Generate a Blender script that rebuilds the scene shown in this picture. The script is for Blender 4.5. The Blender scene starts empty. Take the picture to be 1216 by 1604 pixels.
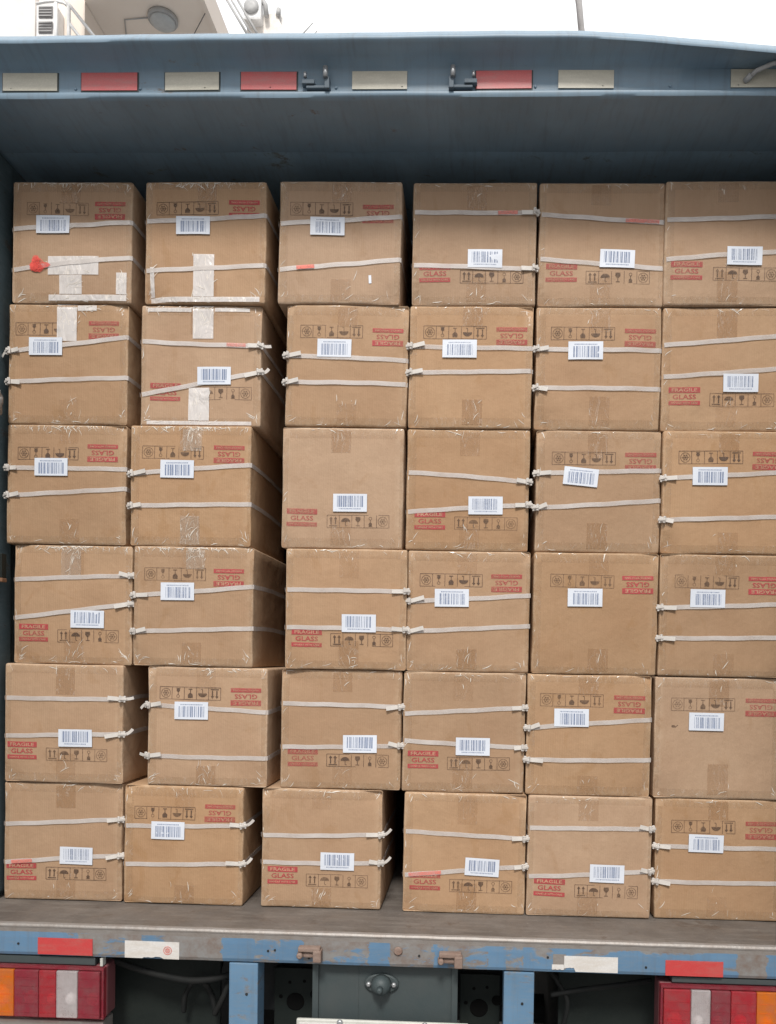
import bpy, bmesh, math, random
from mathutils import Vector, Matrix, noise
S = bpy.context.scene
R = math.radians
Z0 = 1.1            # height of the truck's load floor above the road

# ---------------------------------------------------------------- camera
cam = bpy.data.cameras.new("camera")
camo = bpy.data.objects.new("camera", cam)
S.collection.objects.link(camo)
cam.sensor_fit = 'VERTICAL'; cam.sensor_height = 24.0; cam.lens = 24.0*1232/1604
cam.shift_x = -(700-608)/1604; cam.shift_y = (1058-802)/1604      # level camera, rising/cross shift
cam.clip_start = 0.05; cam.clip_end = 1500
yaw, pitch, roll = 0.0339823, -0.0197860, 0.0197863
fw = Vector((-math.sin(yaw)*math.cos(pitch), math.cos(yaw)*math.cos(pitch), math.sin(pitch)))
rt = Vector((math.cos(yaw), math.sin(yaw), 0)); up = rt.cross(fw)
r2 = rt*math.cos(roll)+up*math.sin(roll); u2 = -rt*math.sin(roll)+up*math.cos(roll)
m = Matrix((r2, u2, -fw)).transposed().to_4x4()
m.translation = Vector((.2, -2.40096, .77635+Z0))
camo.matrix_world = m
S.camera = camo

# ---------------------------------------------------------------- light: bright overcast sky
SUN_EL, SUN_AZ = R(50), R(179)      # azimuth from +Y clockwise: the light comes over the photographer
w = bpy.data.worlds.new("World"); S.world = w; w.use_nodes = True
nt = w.node_tree; nt.nodes.clear()
out = nt.nodes.new('ShaderNodeOutputWorld'); bg = nt.nodes.new('ShaderNodeBackground')
sky = nt.nodes.new('ShaderNodeTexSky'); sky.sky_type = 'NISHITA'; sky.sun_disc = False
sky.sun_elevation = SUN_EL; sky.sun_rotation = SUN_AZ; sky.dust_density = 3; sky.air_density = 1.2
mx = nt.nodes.new('ShaderNodeMix'); mx.data_type = 'RGBA'; mx.inputs['Factor'].default_value = .86
# cloud sheet, brighter overhead than at the horizon (overcast sky)
tcw = nt.nodes.new('ShaderNodeTexCoord'); spw = nt.nodes.new('ShaderNodeSeparateXYZ'); rw = nt.nodes.new('ShaderNodeValToRGB')
nt.links.new(tcw.outputs['Generated'], spw.inputs[0]); nt.links.new(spw.outputs[2], rw.inputs[0])
rw.color_ramp.elements[0].color = (.22, .22, .23, 1); rw.color_ramp.elements[1].color = (1, 1, 1, 1); rw.color_ramp.elements[1].position = .50
mlw = nt.nodes.new('ShaderNodeVectorMath'); mlw.operation = 'SCALE'; mlw.inputs['Scale'].default_value = 19
nt.links.new(rw.outputs[0], mlw.inputs[0]); nt.links.new(mlw.outputs[0], mx.inputs['B'])
nt.links.new(sky.outputs[0], mx.inputs['A']); nt.links.new(mx.outputs['Result'], bg.inputs[0])
bg.inputs[1].default_value = .052
nt.links.new(bg.outputs[0], out.inputs[0])
sl = bpy.data.lights.new("sun", 'SUN'); sl.energy = 2.05; sl.angle = R(11); sl.color = (1, .96, .9)
so = bpy.data.objects.new("sun", sl); S.collection.objects.link(so)
d = Vector((math.sin(SUN_AZ)*math.cos(SUN_EL), math.cos(SUN_AZ)*math.cos(SUN_EL), math.sin(SUN_EL)))
so.rotation_euler = d.to_track_quat('Z', 'Y').to_euler(); so.location = (0, -8, 12)
S.view_settings.view_transform = 'Standard'; S.view_settings.look = 'None'
S.view_settings.exposure = .66; S.view_settings.gamma = 1

# ---------------------------------------------------------------- helpers
COL = S.collection
def tag(o, label=None, cat=None, group=None, kind=None):
    if label: o['label'] = label
    if cat: o['category'] = cat
    if group: o['group'] = group
    if kind: o['kind'] = kind
    return o
def thing(name, loc, label, cat, group=None, rz=0):
    o = bpy.data.objects.new(name, None); COL.objects.link(o)
    o.empty_display_size = .1; o.location = loc; o.rotation_euler.z = rz
    return tag(o, label, cat, group)
def root_of(o):
    while o.parent: o = o.parent
    return o
def link(name, bm, mats, parent=None, smooth=False, local=False):
    """one mesh object; bmesh is in world coordinates unless local"""
    if parent and not local:
        if root_of(parent).name == 'cargo_truck':       # the body lists a hair and is a little narrower than first drawn
            for v in bm.verts:
                x, y, z = v.co.x, v.co.y, v.co.z-Z0
                v.co = Vector((.97377*x-.00533*z+.034, y-.075, .96725*z-.00097+Z0))
        bmesh.ops.translate(bm, vec=-Vector(root_of(parent).location), verts=bm.verts)
    me = bpy.data.meshes.new(name); bm.to_mesh(me); bm.free()
    if not isinstance(mats, (list, tuple)): mats = [mats]
    for x in mats: me.materials.append(x)
    if smooth:
        for p in me.polygons: p.use_smooth = True
    o = bpy.data.objects.new(name, me); COL.objects.link(o)
    if parent: o.parent = parent
    return o
def box(bm, x0, x1, y0, y1, z0, z1, bev=0, mi=0, seg=2, mat=None):
    t = bmesh.new()
    bmesh.ops.create_cube(t, size=1)
    for v in t.verts:
        v.co = Vector(((x0+x1)/2+v.co.x*(x1-x0), (y0+y1)/2+v.co.y*(y1-y0), (z0+z1)/2+v.co.z*(z1-z0)))
    if bev: bmesh.ops.bevel(t, geom=t.edges[:], offset=bev, segments=seg, profile=.6, affect='EDGES')
    if mat: t.transform(mat)
    merge(bm, t, mi)
def merge(bm, t, mi=0):
    vm = {}
    for v in t.verts: vm[v] = bm.verts.new(v.co)
    for f in t.faces:
        try: nf = bm.faces.new([vm[v] for v in f.verts]); nf.material_index = mi; nf.smooth = f.smooth
        except ValueError: pass
    t.free()
def tube(bm, pts, r, n=8, mi=0, cap=True):
    pts = [Vector(p) for p in pts]; rings = []
    rs = r if isinstance(r, (list, tuple)) else [r]*len(pts)
    prev = None
    for i, p in enumerate(pts):
        t = (pts[min(i+1, len(pts)-1)]-pts[max(i-1, 0)]).normalized()
        a = prev if prev is not None else (Vector((0, 0, 1)) if abs(t.z) < .9 else Vector((1, 0, 0)))
        s = t.cross(a).normalized(); b = s.cross(t).normalized(); prev = b
        rings.append([bm.verts.new(p+(s*math.cos(2*math.pi*k/n)+b*math.sin(2*math.pi*k/n))*rs[i]) for k in range(n)])
    for a, b in zip(rings, rings[1:]):
        for k in range(n):
            f = bm.faces.new((a[k], a[(k+1) % n], b[(k+1) % n], b[k])); f.smooth = True; f.material_index = mi
    if cap:
        for q in (rings[0][::-1], rings[-1]):
            f = bm.faces.new(q); f.material_index = mi
def lathe(bm, prof, M, n=24, mi=0):
    """prof: (radius, height) pairs turned round local Z, placed by M"""
    rings = []
    for r_, h in prof:
        rings.append([bm.verts.new(M @ Vector((max(r_, 1e-4)*math.cos(2*math.pi*k/n), max(r_, 1e-4)*math.sin(2*math.pi*k/n), h))) for k in range(n)])
    for a, b in zip(rings, rings[1:]):
        for k in range(n):
            f = bm.faces.new((a[k], a[(k+1) % n], b[(k+1) % n], b[k])); f.smooth = True; f.material_index = mi
    bm.faces.new(rings[0][::-1]).material_index = mi; bm.faces.new(rings[-1]).material_index = mi
def new(): return bmesh.new()

# ---------------------------------------------------------------- materials
class N:
    def __init__(s, name):
        s.m = bpy.data.materials.new(name); s.m.use_nodes = True; s.t = s.m.node_tree; s.t.nodes.clear()
        s.out = s.n('ShaderNodeOutputMaterial'); s.p = s.n('ShaderNodeBsdfPrincipled')
        s.l(s.p.outputs[0], s.out.inputs[0])
    def n(s, t, **k):
        q = s.t.nodes.new(t)
        for a, b in k.items(): setattr(q, a, b)
        return q
    def l(s, a, b): s.t.links.new(a, b)
    def set(s, **k):
        for a, b in k.items(): s.p.inputs[a.replace('_', ' ')].default_value = b
        return s
    def coord(s, scale=(1, 1, 1), loc=(0, 0, 0), kind='Object'):
        tc = s.n('ShaderNodeTexCoord'); mp = s.n('ShaderNodeMapping')
        mp.inputs['Scale'].default_value = scale; mp.inputs['Location'].default_value = loc
        s.l(tc.outputs[kind], mp.inputs[0]); 
        oi = s.n('ShaderNodeObjectInfo'); ad = s.n('ShaderNodeVectorMath', operation='ADD'); ml = s.n('ShaderNodeMath', operation='MULTIPLY')
        ml.inputs[1].default_value = 37; s.l(oi.outputs['Random'], ml.inputs[0])
        s.l(mp.outputs[0], ad.inputs[0]); s.l(ml.outputs[0], ad.inputs[1])
        return ad.outputs[0]
    def noise(s, vec, scale, detail=4, rough=.55, dist=0):
        q = s.n('ShaderNodeTexNoise'); q.inputs['Scale'].default_value = scale; q.inputs['Detail'].default_value = detail
        q.inputs['Roughness'].default_value = rough; q.inputs['Distortion'].default_value = dist
        s.l(vec, q.inputs['Vector']); return q.outputs['Fac']
    def ramp(s, fac, stops, interp='LINEAR'):
        q = s.n('ShaderNodeValToRGB'); e = q.color_ramp.elements; q.color_ramp.interpolation = interp
        while len(e) < len(stops): e.new(.5)
        for i, (p, c) in enumerate(stops):
            e[i].position = p; e[i].color = (c, c, c, 1) if not isinstance(c, tuple) else c+(1,)
        s.l(fac, q.inputs[0]); return q.outputs[0]
    def mix(s, f, a, b, mode='MIX'):
        q = s.n('ShaderNodeMix', data_type='RGBA', blend_type=mode)
        for val, sock in ((f, 'Factor'), (a, 'A'), (b, 'B')):
            if isinstance(val, (int, float)): q.inputs[sock].default_value = val
            elif isinstance(val, tuple): q.inputs[sock].default_value = val+(1,)
            else: s.l(val, q.inputs[sock])
        return q.outputs['Result']
    def math(s, op, a, b=0):
        q = s.n('ShaderNodeMath', operation=op)
        for i, val in enumerate((a, b)):
            if isinstance(val, (int, float)): q.inputs[i].default_value = val
            else: s.l(val, q.inputs[i])
        return q.outputs[0]
    def col(s, c):
        if isinstance(c, tuple): s.p.inputs['Base Color'].default_value = c+(1,)
        else: s.l(c, s.p.inputs['Base Color'])
        return s
    def bump(s, h, strength=.3, dist=.002):
        b = s.n('ShaderNodeBump'); b.inputs['Strength'].default_value = strength; b.inputs['Distance'].default_value = dist
        s.l(h, b.inputs['Height']); s.l(b.outputs[0], s.p.inputs['Normal']); return s
    def alpha(s, a):
        if isinstance(a, (int, float)): s.p.inputs['Alpha'].default_value = a
        else: s.l(a, s.p.inputs['Alpha'])
        return s

def mat_cardboard():
    s = N('cardboard'); s.set(Roughness=.72, Specular_IOR_Level=.25)
    c = s.coord(); big = s.noise(c, 5, 3); mid = s.noise(s.coord((1, 1, .25)), 60, 4, .6); fib = s.noise(s.coord((1, 1, 6)), 160, 3, .7)
    a = s.mix(s.ramp(big, [(.3, 0.), (.7, 1.)]), (.390, .240, .142), (.43, .278, .170))
    a = s.mix(s.ramp(mid, [(.35, 0.), (.75, .25)]), a, (.33, .20, .11))
    a = s.mix(s.ramp(fib, [(.4, 0.), (.8, .12)]), a, (.52, .37, .24))
    at = s.n('ShaderNodeAttribute', attribute_name='worn')
    wn = s.math('MULTIPLY', at.outputs['Fac'], s.ramp(s.noise(c, 40, 4, .7), [(.35, .1), (.65, 1.)]))
    a = s.mix(wn, a, (.56, .42, .29))
    # water-pale and greasy patches
    a = s.mix(s.ramp(s.noise(s.coord((1, 1, .7)), 9, 5, .65, 1.2), [(.58, 0.), (.66, .42)]), a, (.35, .205, .105))
    oi = s.n('ShaderNodeObjectInfo'); hs = s.n('ShaderNodeHueSaturation')
    s.l(a, hs.inputs['Color']); s.l(s.math('ADD', s.math('MULTIPLY', oi.outputs['Random'], .17), .83), hs.inputs['Value'])
    s.col(hs.outputs[0])
    wv = s.n('ShaderNodeTexWave', wave_type='BANDS', bands_direction='X'); wv.inputs['Scale'].default_value = 45; wv.inputs['Distortion'].default_value = .6
    s.l(c, wv.inputs[0])
    h = s.math('ADD', s.math('MULTIPLY', wv.outputs['Fac'], .06), s.math('MULTIPLY', s.noise(c, 14, 4, .6), 1.6))
    hs.inputs['Saturation'].default_value = 1.0; s.l(s.math('ADD', s.math('MULTIPLY', s.math('FRACT', s.math('MULTIPLY', oi.outputs['Random'], 7.3)), .17), .89), hs.inputs['Saturation'])
    return s.bump(h, .42, .006).m
def mat_tape(name, colr, al, rough=.22, wr=.9, fold_amt=.5, var=.1):
    s = N(name); s.set(Roughness=rough, Specular_IOR_Level=.5); s.col(colr)
    n1 = s.noise(s.coord((1.6, 1, .8)), 13, 2, .5, 1.2)
    s.bump(n1, wr, .012)
    fold_glint = s.ramp(s.noise(s.coord((2.2, 1, .6)), 11, 3, .5, 2.2), [(.50, 0.), (.515, 1.), (.53, 0.)])  # pale lines painted along the folds as crinkle highlights
    oi = s.n('ShaderNodeObjectInfo'); s.alpha(s.math('ADD', s.math('MULTIPLY', fold_glint, fold_amt), s.math('MULTIPLY', s.math('ADD', s.math('MULTIPLY', oi.outputs['Random'], var), 1-var), al)))
    s.col(s.mix(s.math('MULTIPLY', fold_glint, .8), colr, (.74, .66, .58)))
    return s.m
def mat_ink(name, c, fade=.3):
    s = N(name); s.set(Roughness=.7); k = s.coord()
    oi = s.n('ShaderNodeObjectInfo'); rv = s.math('ADD', s.math('MULTIPLY', oi.outputs['Random'], .4), .62)
    s.col(c); s.alpha(s.math('MULTIPLY', rv, s.math('MULTIPLY', s.ramp(s.noise(k, 130, 4, .7), [(.3, .55), (.55, 1.)]), s.ramp(s.noise(k, 22, 3), [(.3, 1-fade), (.6, 1.)])))); return s.m
def mat_plain(name, c, rough=.6, spec=.4, metal=0, bumpy=0, scale=60, dirt=None, dirt_amt=.5):
    s = N(name); s.set(Roughness=rough, Specular_IOR_Level=spec, Metallic=metal); k = s.coord()
    n1 = s.noise(k, scale*.25, 5, .65)
    dk = dirt or tuple(x*.6 for x in c)
    s.col(s.mix(s.ramp(n1, [(.4, 0.), (.75, dirt_amt)]), c, dk))
    if bumpy: s.bump(s.noise(k, scale, 4, .6), bumpy, .003)
    return s.m
def mat_blue(name, base, wear, wearx=None, amt=.5):
    """old blue truck paint, chalky, scraped to primer and rust"""
    s = N(name); s.set(Specular_IOR_Level=.35); k = s.coord()
    b = s.mix(s.ramp(s.noise(k, 3, 4, .6), [(.3, 0.), (.7, 1.)]), base, tuple(min(1, x*1.25+.01) for x in base))
    b = s.mix(s.ramp(s.noise(s.coord((1, 1, 4)), 25, 5, .7), [(.45, 0.), (.75, .35)]), b, (.20, .23, .25))
    b = s.mix(s.ramp(s.noise(s.coord((9, 1, .35)), 6, 4, .7), [(.5, 0.), (.78, .4)]), b, (.12, .125, .13))
    n1 = s.noise(s.coord((.8, 1, 2.2)), 9, 7, .72, .4)
    if wearx:
        tc = s.n('ShaderNodeTexCoord'); sp = s.n('ShaderNodeSeparateXYZ'); s.l(tc.outputs['Object'], sp.inputs[0])
        xx = s.math('ADD', sp.outputs[0], s.math('MULTIPLY', s.math('SUBTRACT', s.noise(k, 30, 5, .7), .5), .05))
        xx = s.math('ADD', s.math('MULTIPLY', xx, 1/2.6), .5)
        st = [(0, 0.)]
        for a_, b_, v_ in wearx: st += [(a_/2.6+.5, v_), (b_/2.6+.5, 0.)]
        patch = s.ramp(xx, st, 'CONSTANT'); n1 = s.math('ADD', n1, s.math('MULTIPLY', patch, .25))
        zt = s.math('MULTIPLY', s.ramp(s.math('ADD', s.math('MULTIPLY', sp.outputs[2], 1), -Z0+.12), [(.085, 0.), (.115, 1.)]), .17)
        n1 = s.math('ADD', n1, zt)
    f = s.ramp(n1, [(.60-.1*amt, 0.), (.66-.1*amt, 1.)])
    wc = s.mix(s.ramp(s.noise(k, 28, 5, .7), [(.4, 0.), (.72, .8)]), wear, (.15, .10, .075))
    s.col(s.mix(f, b, wc)); s.l(s.ramp(f, [(0, .42), (1, .85)]), s.p.inputs['Roughness'])
    s.bump(s.math('SUBTRACT', s.math('MULTIPLY', s.noise(k, 6, 3), 1.2), s.math('MULTIPLY', f, .12)), .35, .006)
    return s.m
def mat_lens(name, c):
    s = N(name); s.set(Roughness=.2, Specular_IOR_Level=.6); s.col(s.mix(s.ramp(s.noise(s.coord(), 30, 5, .7), [(.4, 0.), (.75, .45)]), c, (.32, .26, .25)))
    tr = s.n('ShaderNodeBsdfTransparent')
    tr.inputs[0].default_value = tuple(min(1, x*1.4+.12) for x in c)+(1,)
    mxs = s.n('ShaderNodeMixShader'); mxs.inputs[0].default_value = .40
    s.l(tr.outputs[0], mxs.inputs[1]); s.l(s.p.outputs[0], mxs.inputs[2]); s.l(mxs.outputs[0], s.out.inputs[0])
    k = s.coord(); wv = s.n('ShaderNodeTexWave'); wv.inputs['Scale'].default_value = 60; s.l(k, wv.inputs[0]); s.bump(wv.outputs['Fac'], .25, .002)
    return s.m
M = {}
M['card'] = mat_cardboard()
M['tape'] = mat_tape('clear_parcel_tape', (.38, .24, .13), .14, .22, .35, .12)
M['btape'] = mat_tape('brown_parcel_tape', (.41, .24, .125), .36, .26, .35, .10, .75)
M['wtape'] = mat_tape('milky_tape', (.80, .76, .74), .74, .25, .7, .3)
M['film'] = mat_plain('whitened_tape_fold', (.80, .74, .66), .2, .8)  # white slivers that paint the highlights on wrinkled tape
M['red'] = mat_ink('red_ink', (.44, .06, .066), .4)
M['pale'] = mat_ink('bare_board_lettering', (.50, .30, .19), .1)
M['black'] = mat_ink('dark_ink', (.10, .06, .04), .45)
def mat_strap():
    s = N('white_plastic_strap'); s.set(Roughness=.35, Specular_IOR_Level=.5)
    k = s.coord(); s.col(s.mix(s.noise(k, 30, 3), (.64, .58, .545), (.76, .71, .68)))
    wv = s.n('ShaderNodeTexWave', bands_direction='DIAGONAL'); wv.inputs['Scale'].default_value = 130; s.l(k, wv.inputs[0]); s.bump(wv.outputs['Fac'], .3, .001)
    s.alpha(s.ramp(s.noise(s.coord(), 9, 3), [(.3, .38), (.7, .68)])); return s.m
M['strap'] = mat_strap()
M['buckle'] = mat_plain('white_plastic', (.66, .62, .58), .4, .5, bumpy=.2)
M['paper'] = mat_plain('label_paper', (.64, .67, .74), .45, .5, dirt=(.66, .70, .77), dirt_amt=.6, scale=40)
M['bars'] = mat_ink('barcode_ink', (.20, .25, .38), .35)
M['pink'] = mat_ink('red_marker', (.75, .16, .12), .2)
M['sticker'] = mat_ink('red_sticker_film', (.78, .09, .07), .75)
BL = (.085, .165, .265)
M['blue_sill'] = mat_blue('worn_blue_paint', BL, (.21, .205, .20),
    wearx=[(-1.17, -1.1, .5), (-.84, -.66, .4), (-.58, -.42, 1.), (-.33, -.26, .6), (-.19, .0, .75), (.06, .18, .85), (.22, .33, .6), (.38, .43, .5), (1.02, 1.1, .8)], amt=.05)
M['blue_post'] = mat_blue('faded_blue_paint', (.095, .18, .28), (.16, .19, .22), amt=0.)
M['blue_head'] = mat_blue('chalky_blue_paint', (.16, .23, .295), (.18, .18, .18), amt=-.25)  # base lightened to carry haze and make up for lost light
M['wall_in'] = mat_blue('inner_wall_paint', (.075, .11, .125), (.10, .11, .11), amt=.1)  # lining paint darkened to hold the shade on the side walls
M['blue_in'] = mat_blue('inner_blue_paint', (.21, .31, .40), (.2, .26, .27), amt=.1)  # lining paint lightened to carry the glare veil over the ceiling
def mat_deck():
    s = N('scuffed_steel_floor'); s.set(Specular_IOR_Level=.4); k = s.coord()
    a = s.mix(s.ramp(s.noise(k, 3.5, 6, .7), [(.35, 0.), (.65, 1.)]), (.09, .076, .066), (.155, .135, .12))
    a = s.mix(s.ramp(s.noise(s.coord((.35, 3, 1)), 16, 6, .75), [(.5, 0.), (.72, .45)]), a, (.25, .225, .20))
    a = s.mix(s.ramp(s.noise(k, 10, 5, .7, 1.), [(.6, 0.), (.67, .6)]), a, (.09, .065, .05))
    a = s.mix(s.ramp(s.noise(s.coord((1, 2, 1)), 55, 4, .8), [(.62, 0.), (.7, .6)]), a, (.33, .30, .27))
    s.col(a); s.l(s.ramp(s.noise(k, 12, 4), [(.3, .45), (.7, .8)]), s.p.inputs['Roughness'])
    return s.bump(s.noise(k, 40, 5, .7), .5, .003).m
M['deck'] = mat_deck()
M['rim'] = mat_plain('bare_worn_steel', (.27, .25, .235), .5, .5, .3, bumpy=.4, scale=80, dirt=(.18, .13, .10))
M['rust'] = mat_plain('rusty_steel', (.24, .175, .145), .8, .3, bumpy=.7, scale=120, dirt=(.14, .06, .035))
M['grey'] = mat_plain('grey_green_steel', (.045, .060, .063), .55, .4, bumpy=.25, scale=30, dirt=(.075, .08, .078))
M['dark'] = mat_plain('grimy_chassis_black', (.018, .020, .022), .7, .3, bumpy=.5, scale=40, dirt=(.045, .042, .036))
M['rubber'] = mat_plain('rubber', (.010, .011, .011), .75, .2, bumpy=.4, scale=40, dirt=(.02, .019, .017))
M['mud'] = mat_plain('mudguard_plastic', (.010, .014, .013), .6, .2, bumpy=.4, scale=30, dirt=(.022, .026, .022))
M['chrome'] = mat_plain('lamp_reflector', (.9, .9, .9), .3, .8, 0)
M['housing'] = mat_plain('lamp_housing', (.16, .055, .06), .5, .5)
M['bolt'] = mat_plain('zinc_bolt', (.42, .43, .44), .4, .5, .6)
M['white_metal'] = mat_plain('white_frame', (.52, .52, .48), .5, .4, bumpy=.2, dirt=(.33, .32, .29))
def mat_refl(name, c, dirt, amt, sc=30):
    s = N(name); s.set(Roughness=.3, Specular_IOR_Level=.5); k = s.coord()
    ck = s.n('ShaderNodeTexVoronoi'); ck.inputs['Scale'].default_value = 220; s.l(k, ck.inputs['Vector'])
    a = s.mix(s.ramp(ck.outputs['Distance'], [(.2, 0.), (.6, .25)]), c, tuple(x*.7 for x in c))
    a = s.mix(s.ramp(s.noise(s.coord((.5, 1, 2)), sc, 5, .7), [(.45, 0.), (.65, amt)]), a, dirt); s.col(a)
    return s.m
M['r_red'] = mat_refl('dull_red_reflective_tape', (.60, .13, .13), (.42, .2, .19), .5)
M['r_white'] = mat_refl('dull_white_reflective_tape', (.56, .53, .44), (.42, .39, .32), .5)
M['r_red2'] = mat_refl('red_reflective_tape', (.52, .055, .055), (.38, .13, .11), .5)
M['r_white2'] = mat_refl('white_reflective_tape', (.66, .64, .62), (.45, .38, .30), .35)
for k_, c_ in (('l_red', (.55, .055, .075)), ('l_red2', (.42, .06, .09)), ('l_amber', (.85, .28, .03)), ('l_white', (.62, .60, .60))): M[k_] = mat_lens(k_, c_)
M['asphalt'] = mat_plain('concrete_yard', (.20, .19, .18), .9, .2, bumpy=.6, scale=90, dirt=(.13, .125, .12))  # mostly out of view; made pale to bounce light upward
M['stucco'] = mat_plain('white_stucco', (.78, .77, .76), .9, .2, bumpy=1., scale=14, dirt=(.62, .61, .6), dirt_amt=.3)
M['beige'] = mat_plain('beige_render', (.86, .77, .69), .9, .2, bumpy=.2, scale=10, dirt=(.78, .68, .60))
M['pale_wall'] = mat_plain('pale_sunlit_render', (.84, .79, .74), .9, .2)  # overexposed look put into a near-white base colour
M['rail'] = mat_plain('white_painted_rail', (.8, .8, .8), .4, .5)
M['grille'] = mat_plain('dark_grille', (.24, .23, .235), .6, .3)
M['pgrey'] = mat_plain('pale_grey_plastic', (.42, .42, .42), .5, .4)
M['diff'] = mat_plain('frosted_diffuser', (.50, .52, .53), .4, .5)
M['wire'] = mat_plain('dark_wire', (.15, .14, .14), .6, .3)
M['hole'] = mat_plain('hole_black', (.004, .004, .004), .9, .1)
M['wood'] = mat_plain('rough_timber', (.22, .12, .07), .8, .2, bumpy=.6, scale=50)
M['bag'] = mat_plain('grubby_sheeting', (.20, .19, .18), .35, .5, bumpy=.8, scale=30)
M['concrete'] = mat_plain('pole_concrete', (.34, .33, .33), .8, .2, bumpy=.3, scale=30)
M['ctape'] = mat_tape('glossy_clear_tape', (.55, .46, .38), .28, .18, .7, .5)
M['pinkfilm'] = mat_ink('pink_strap_tint', (.80, .22, .17), .5)
M['keeper'] = mat_plain('painted_steel_keeper', (.10, .13, .16), .6, .3, bumpy=.3)

# ---------------------------------------------------------------- ground
bm = new(); n = 24
for i in range(n):
    for j in range(n): pass
bmesh.ops.create_grid(bm, x_segments=40, y_segments=40, size=400)
tag(link('ground', bm, M['asphalt']), kind='structure')

# ---------------------------------------------------------------- the truck
def zz(v): return v+Z0
YR = -.132                      # plane of the rear frame
truck = thing('cargo_truck', (-.08, 2.2, 0), 'blue box truck with its rear doors open, loaded with cardboard boxes', 'truck')
XL, XR = -1.360, 1.150          # inner walls

def loft(bm, prof, xs, dz=lambda x, i: 0, mi=0):
    rings = [[bm.verts.new((x, y, zz(z)+dz(x, i))) for i, (y, z) in enumerate(prof)] for x in xs]
    k = len(prof)
    for a, b in zip(rings, rings[1:]):
        for i in range(k):
            f = bm.faces.new((a[i], b[i], b[(i+1) % k], a[(i+1) % k])); f.material_index = mi
    bm.faces.new(rings[0]); bm.faces.new(rings[-1][::-1])
def sstep(t): t = max(0, min(1, t)); return t*t*(3-2*t)
prof = [(.095, 2.400), (-.128, 2.397), (-.140, 2.400), (-.143, 2.406), (-.142, 2.414), (-.134, 2.418), (-.132, 2.424), (-.132, 2.478),
        (-.136, 2.486), (-.165, 2.497), (-.194, 2.506), (-.202, 2.509), (-.204, 2.515), (-.200, 2.522), (-.172, 2.553), (-.160, 2.558), (-.05, 2.568), (.095, 2.572)]
def hdz(x, i):
    if i < 8: return .0008*math.sin(x*9+i)+.0016*noise.noise(Vector((x*5, i*.7, 2)))
    wgt = min(1, (i-7)/4)
    q_ = x-.50; a = -.105*(q_+math.sqrt(q_*q_+.012))/2+.004*x+.004
    return wgt*(a+.0008*math.sin(x*7)+.0004*math.sin(x*31+1))
bm = new(); xs = [-1.43+2.66*i/120 for i in range(121)]
loft(bm, prof, xs, hdz); bmesh.ops.recalc_face_normals(bm, faces=bm.faces)
head = link('roof_header', bm, M['blue_head'], truck, smooth=True)
mod = head.modifiers.new('e', 'EDGE_SPLIT'); mod.split_angle = R(50)
# a thin seam and rivets on the header face
for i in range(13):
    bm = new(); x = -1.18+i*.188; lathe(bm, [(.004, 0), (.004, .0015), (.002, .003)], Matrix.Translation((x, -.1325, zz(2.432)))@Matrix.Rotation(R(90), 4, 'X'), 8)
    link('rivet', bm, M['blue_head'], truck)

# roof skin, ceiling ribs, walls, front wall
bm = new(); box(bm, -1.425, 1.225, .0955, 4.3, zz(2.403), zz(2.574))
for k in range(6): box(bm, -1.358, 1.148, .60+k*.6, .66+k*.6, zz(2.385), zz(2.4025), .004)
link('roof', bm, M['blue_in'], truck)
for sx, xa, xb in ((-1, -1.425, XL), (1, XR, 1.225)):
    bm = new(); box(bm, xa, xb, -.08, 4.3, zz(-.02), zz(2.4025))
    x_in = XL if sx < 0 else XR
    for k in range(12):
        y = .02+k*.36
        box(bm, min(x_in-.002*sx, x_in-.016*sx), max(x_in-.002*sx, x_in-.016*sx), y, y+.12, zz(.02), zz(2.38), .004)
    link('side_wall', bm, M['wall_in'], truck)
    # rear corner post
    bm = new(); xo = -1.440 if sx < 0 else XR+.004
    box(bm, xo, xo+.078, -.13, -.082, zz(-.094), zz(2.395), .006)
    link('rear_corner_post', bm, M['blue_head'], truck)
    # door out of view, swung square to the rear to block side light
    hx = -1.46 if sx < 0 else 1.255
    T = Matrix.Translation((hx, -.14, 0))@Matrix.Rotation(R(sx*2), 4, 'Z')
    bm = new(); box(bm, -.02, .02, -1.22, 0, zz(.0), zz(2.40), .005, mat=T)
    for k in range(7): box(bm, -sx*.019-.006, -sx*.019+.006, -1.16+k*.165, -1.11+k*.165, zz(.06), zz(2.34), .003, mat=T)
    dr = link('rear_door', bm, M['blue_head'], truck)
    bm = new(); tube(bm, [T@Vector((sx*.035, -1.05, zz(.02))), T@Vector((sx*.035, -1.05, zz(2.38)))], .014, 10)
    link('lock_rod', bm, M['rim'], dr)
bm = new(); box(bm, -1.425, 1.225, 4.302, 4.36, zz(-.02), zz(2.574)); link('front_wall', bm, M['blue_in'], truck)

# load floor and rear sill
bm = new(); box(bm, -1.359, 1.149, -.118, 4.298, zz(-.05), zz(0)); bmesh.ops.subdivide_edges(bm, edges=bm.edges[:], cuts=6, use_grid_fill=True)
link('load_floor', bm, M['deck'], truck)
bm = new()
pr = [(-.1185, -.03), (-.1185, .0005), (-.124, .0015), (-.131, -.001), (-.1345, -.006), (-.1345, -.010), (-.133, -.011), (-.1325, -.03)]
loft(bm, pr, xs, lambda x, i: .0012*noise.noise(Vector((x*14, i*.3, 0)))); bmesh.ops.recalc_face_normals(bm, faces=bm.faces)
link('floor_edge_strip', bm, M['rim'], truck)
bm = new()
pr = [(-.06, -.032), (-.1325, -.032), (-.1335, -.040), (-.1335, -.084), (-.130, -.093), (-.120, -.097), (-.06, -.097)]
pr = [(-.06, -.0105), (-.1320, -.0105)]+pr[2:]
loft(bm, pr, xs, lambda x, i: .0016*noise.noise(Vector((x*8, i*.5, 3)))); bmesh.ops.recalc_face_normals(bm, faces=bm.faces)
link('rear_sill', bm, M['blue_sill'], truck)

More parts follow.
